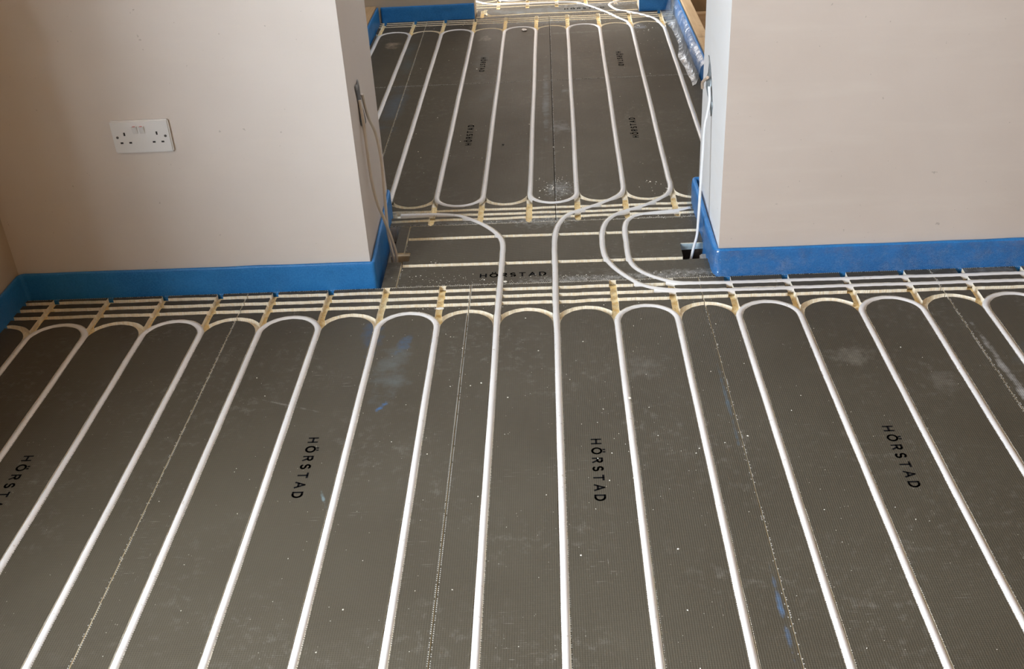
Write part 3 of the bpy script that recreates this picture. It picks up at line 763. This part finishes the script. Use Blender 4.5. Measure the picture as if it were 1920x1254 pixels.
# grey tape: flat against the reveal, pinched round the cable
xr = lambda y: WL+(WLB-WL)*(y-WY)/(WB-WY)
rows = []
for (z, ya, yb, bulge) in ((.512, 2.628, 2.694, .0012), (.490, 2.640, 2.704, .0012), (.462, 2.650, 2.706, .0025), (.440, 2.653, 2.704, .005), (.418, 2.648, 2.712, .008), (.402, 2.652, 2.716, .009), (.392, 2.672, 2.700, .004), (.375, 2.684, 2.702, .002), (.345, 2.688, 2.704, .0014)):
    rows.append([(xr(ya+(yb-ya)*k/6)+.0012+bulge*math.sin(PI*k/6), ya+(yb-ya)*k/6, z+.003*math.sin(k*1.7)) for k in range(7)])
t_ = sheet('tape_strip', rows, TAPE); tag(t_, 'dark grey tape strip holding the cable loop on the left reveal', 'tape')
CR = thing('cable', 'white cable dropping down the right reveal into the square floor hole', 'cable', (.427, 2.77, .386))
r1 = [(.4265, 2.79, .420), (.4262, 2.77, .3865), (.4201, 2.76, .3534), (.4131, 2.75, .3202), (.4082, 2.73, .2373), (.4030, 2.71, .1526), (.3990, 2.695, .0798), (.3960, 2.687, .036), (.3870, 2.68, -.001), (.378, 2.672, -.040)]
tube('outer_sheath', catmull(r1, 6), .0038, CABLEW, CR)
st = [(.4205, 2.872, .390), (.4165, 2.842, .416), (.4225, 2.800, .442)]
tube('cut_end', catmull(st, 4), .0042, COPPER, CR)
xq = lambda y: WR+(WRB-WR)*(y-WY)/(WB-WY)
rows = []
for (z, ya, yb, bulge) in ((.478, 2.872, 2.876, .0008), (.462, 2.842, 2.868, .0012), (.440, 2.812, 2.872, .003), (.425, 2.800, 2.868, .009), (.410, 2.798, 2.850, .011), (.392, 2.775, 2.838, .008), (.378, 2.758, 2.820, .004), (.362, 2.765, 2.800, .002), (.345, 2.772, 2.780, .001)):
    rows.append([(xq(ya+(yb-ya)*k/6)-.0012-bulge*math.sin(PI*k/6), ya+(yb-ya)*k/6, z+.002*math.sin(k*2.1)) for k in range(7)])
t_ = sheet('tape_strip', rows, TAPES, th_=-.0006); tag(t_, 'torn silver-grey tape patch round the cut cable on the right reveal', 'tape')
for (hb, lb) in (((.3545, 2.6135, -.0515, .4285, 2.7105, -.047), 'dark pad added for the shade at the bottom of the right floor hole'), ((-.462, 2.6575, -.0515, -.4065, 2.6965, -.044), 'dark pad added for the shade at the bottom of the left floor hole')):
    tag(box('hole_shade_pad', hb, HOLESHADE), lb, 'dirt')  # added dark pads paint the shade at the hole bottoms
t_ = box('grey_block', (.402, 2.616, -.047, .4265, 2.665, -.012), simple('grey_block', (.36, .33, .29), .85, .2, 30, .4, 60), bevel=.003); tag(t_, 'small grey block at the foam side of the right floor hole', 'block')
# lining film and rubble inside the right hole, offcut across the left hole
V = [(.3535, 2.7085, -.001), (.43, 2.7085, -.002), (.43, 2.7065, -.017), (.3535, 2.7055, -.019)]
t_ = mesh_obj('hole_lining', V, [(0, 1, 2, 3)], simple('pale_blue_film', (.42, .52, .55), .35, .3, 60)); t_.modifiers.new('s', 'SOLIDIFY').thickness = .001
tag(t_, 'pale blue-grey film flap at the back of the right floor hole', 'film')
t_ = box('foam_offcut', (-.4615, 2.697, -.049, -.407, 2.7125, -.0035), simple('tan_foam', (.46, .37, .25), .85, .15, 40), bevel=.0015); tag(t_, 'cream foam offcut bridging the back of the left floor hole', 'foam block')

# ------------------------------------------------------------------ crumbs and shavings
def crumbs(name, label, spots, smin, smax, mat=FOAMW, z=.0003):
    V, F = [], []
    for (cx, cy, sx, sy, n) in spots:
        for _ in range(n):
            x, y = cx+random.gauss(0, sx), cy+random.gauss(0, sy)
            if abs(x) > 1.5: continue
            s = smin+(smax-smin)*random.random()**3; a = random.random()*6.28; e = .4+random.random()*.8
            n0 = len(V)
            for (u, v, h) in ((-1, -e, 0), (1, -e*.6, 0), (.7, e, 0), (-.8, e*.8, 0), (.1, .05, 1.1)):
                V.append((x+s*(u*math.cos(a)-v*math.sin(a)), y+s*(u*math.sin(a)+v*math.cos(a)), z+h*s*.9))
            F += [(n0, n0+1, n0+4), (n0+1, n0+2, n0+4), (n0+2, n0+3, n0+4), (n0+3, n0, n0+4)]
    o = mesh_obj(name, V, F, mat); tag(o, label, 'debris', kind='stuff'); return o
crumbs('foam_crumbs', 'scattered pale foam crumbs over the near room boards',
       [(-.6+.3*i, 1.3+.4*j, .18, .15, 14) for i in range(6) for j in range(3)]+[(.15, 1.9, .12, .2, 50), (-.3, 2.25, .1, .1, 24), (-.33, 2.385, .03, .008, 14)], .0006, .0020)
crumbs('foam_crumbs', 'dense pale foam shavings along the doorway strip seams',
       [(-.22, 2.535, .12, .014, 70), (.07, 2.53, .07, .010, 110), (.30, 2.53, .07, .012, 90), (-.1, 2.895, .08, .006, 40), (.03, 2.89, .03, .02, 60), (.3, 2.89, .08, .01, 50), (-.35, 2.57, .05, .02, 24), (-.33, 2.645, .006, .008, 14), (.25, 2.68, .1, .06, 16), (-.27, 2.39, .03, .01, 10), (-.16, 2.388, .02, .008, 14), (0.05, 2.375, .06, .006, 14), (.35, 2.40, .05, .01, 24)], .0005, .0018)
crumbs('foam_crumbs', 'pale crumbs strewn over the far room boards',
       [(.01, 3.13, .03, .04, 60), (.32, 3.12, .03, .03, 16), (-.4, 3.55, .15, .2, 24), (.25, 3.7, .2, .4, 26), (.46, 4.65, .06, .25, 26), (.43, 4.9, .03, .05, 22), (-.1, 5.08, .3, .03, 40), (.25, 5.15, .1, .05, 50), (-.2, 4.3, .3, .4, 20)], .001, .0032)
# single larger lumps
def lump(x, y, s, label, mat=FOAMW, sx=1.0):
    bm = bmesh.new(); bmesh.ops.create_icosphere(bm, subdivisions=2, radius=1)
    for v in bm.verts:
        k = 1+.4*mnoise.noise(v.co*1.7+Vector((x*9, y*9, 0))); v.co = Vector((v.co.x*s*sx*k, v.co.y*s*k, (v.co.z*.26+.24)*s*k))
    me = bpy.data.meshes.new('plaster_lump'); bm.to_mesh(me); bm.free(); me.materials.append(mat)
    o = bpy.data.objects.new('plaster_lump', me); C.objects.link(o); o.location = (x, y, .0002); return tag(o, label, 'debris')
PK = simple('pinkish_plaster_crumb', (.95, .84, .76), .8, .1)
lump(-.108, 4.950, .014, 'pinkish plaster lump between two pipes near the far end', PK)
lump(.156, 1.955, .0045, 'small white crumb touching a pipe, right of centre')
lump(-.2965, 2.383, .006, 'white crumb beside the empty stub groove left of the doorway', sx=1.8)
lump(-.132, 2.517, .005, 'white crumb against the left doorway pipe by the seam')
lump(-.166, 3.52, .0045, 'dark crumb beside a pipe in the far room', DARK)
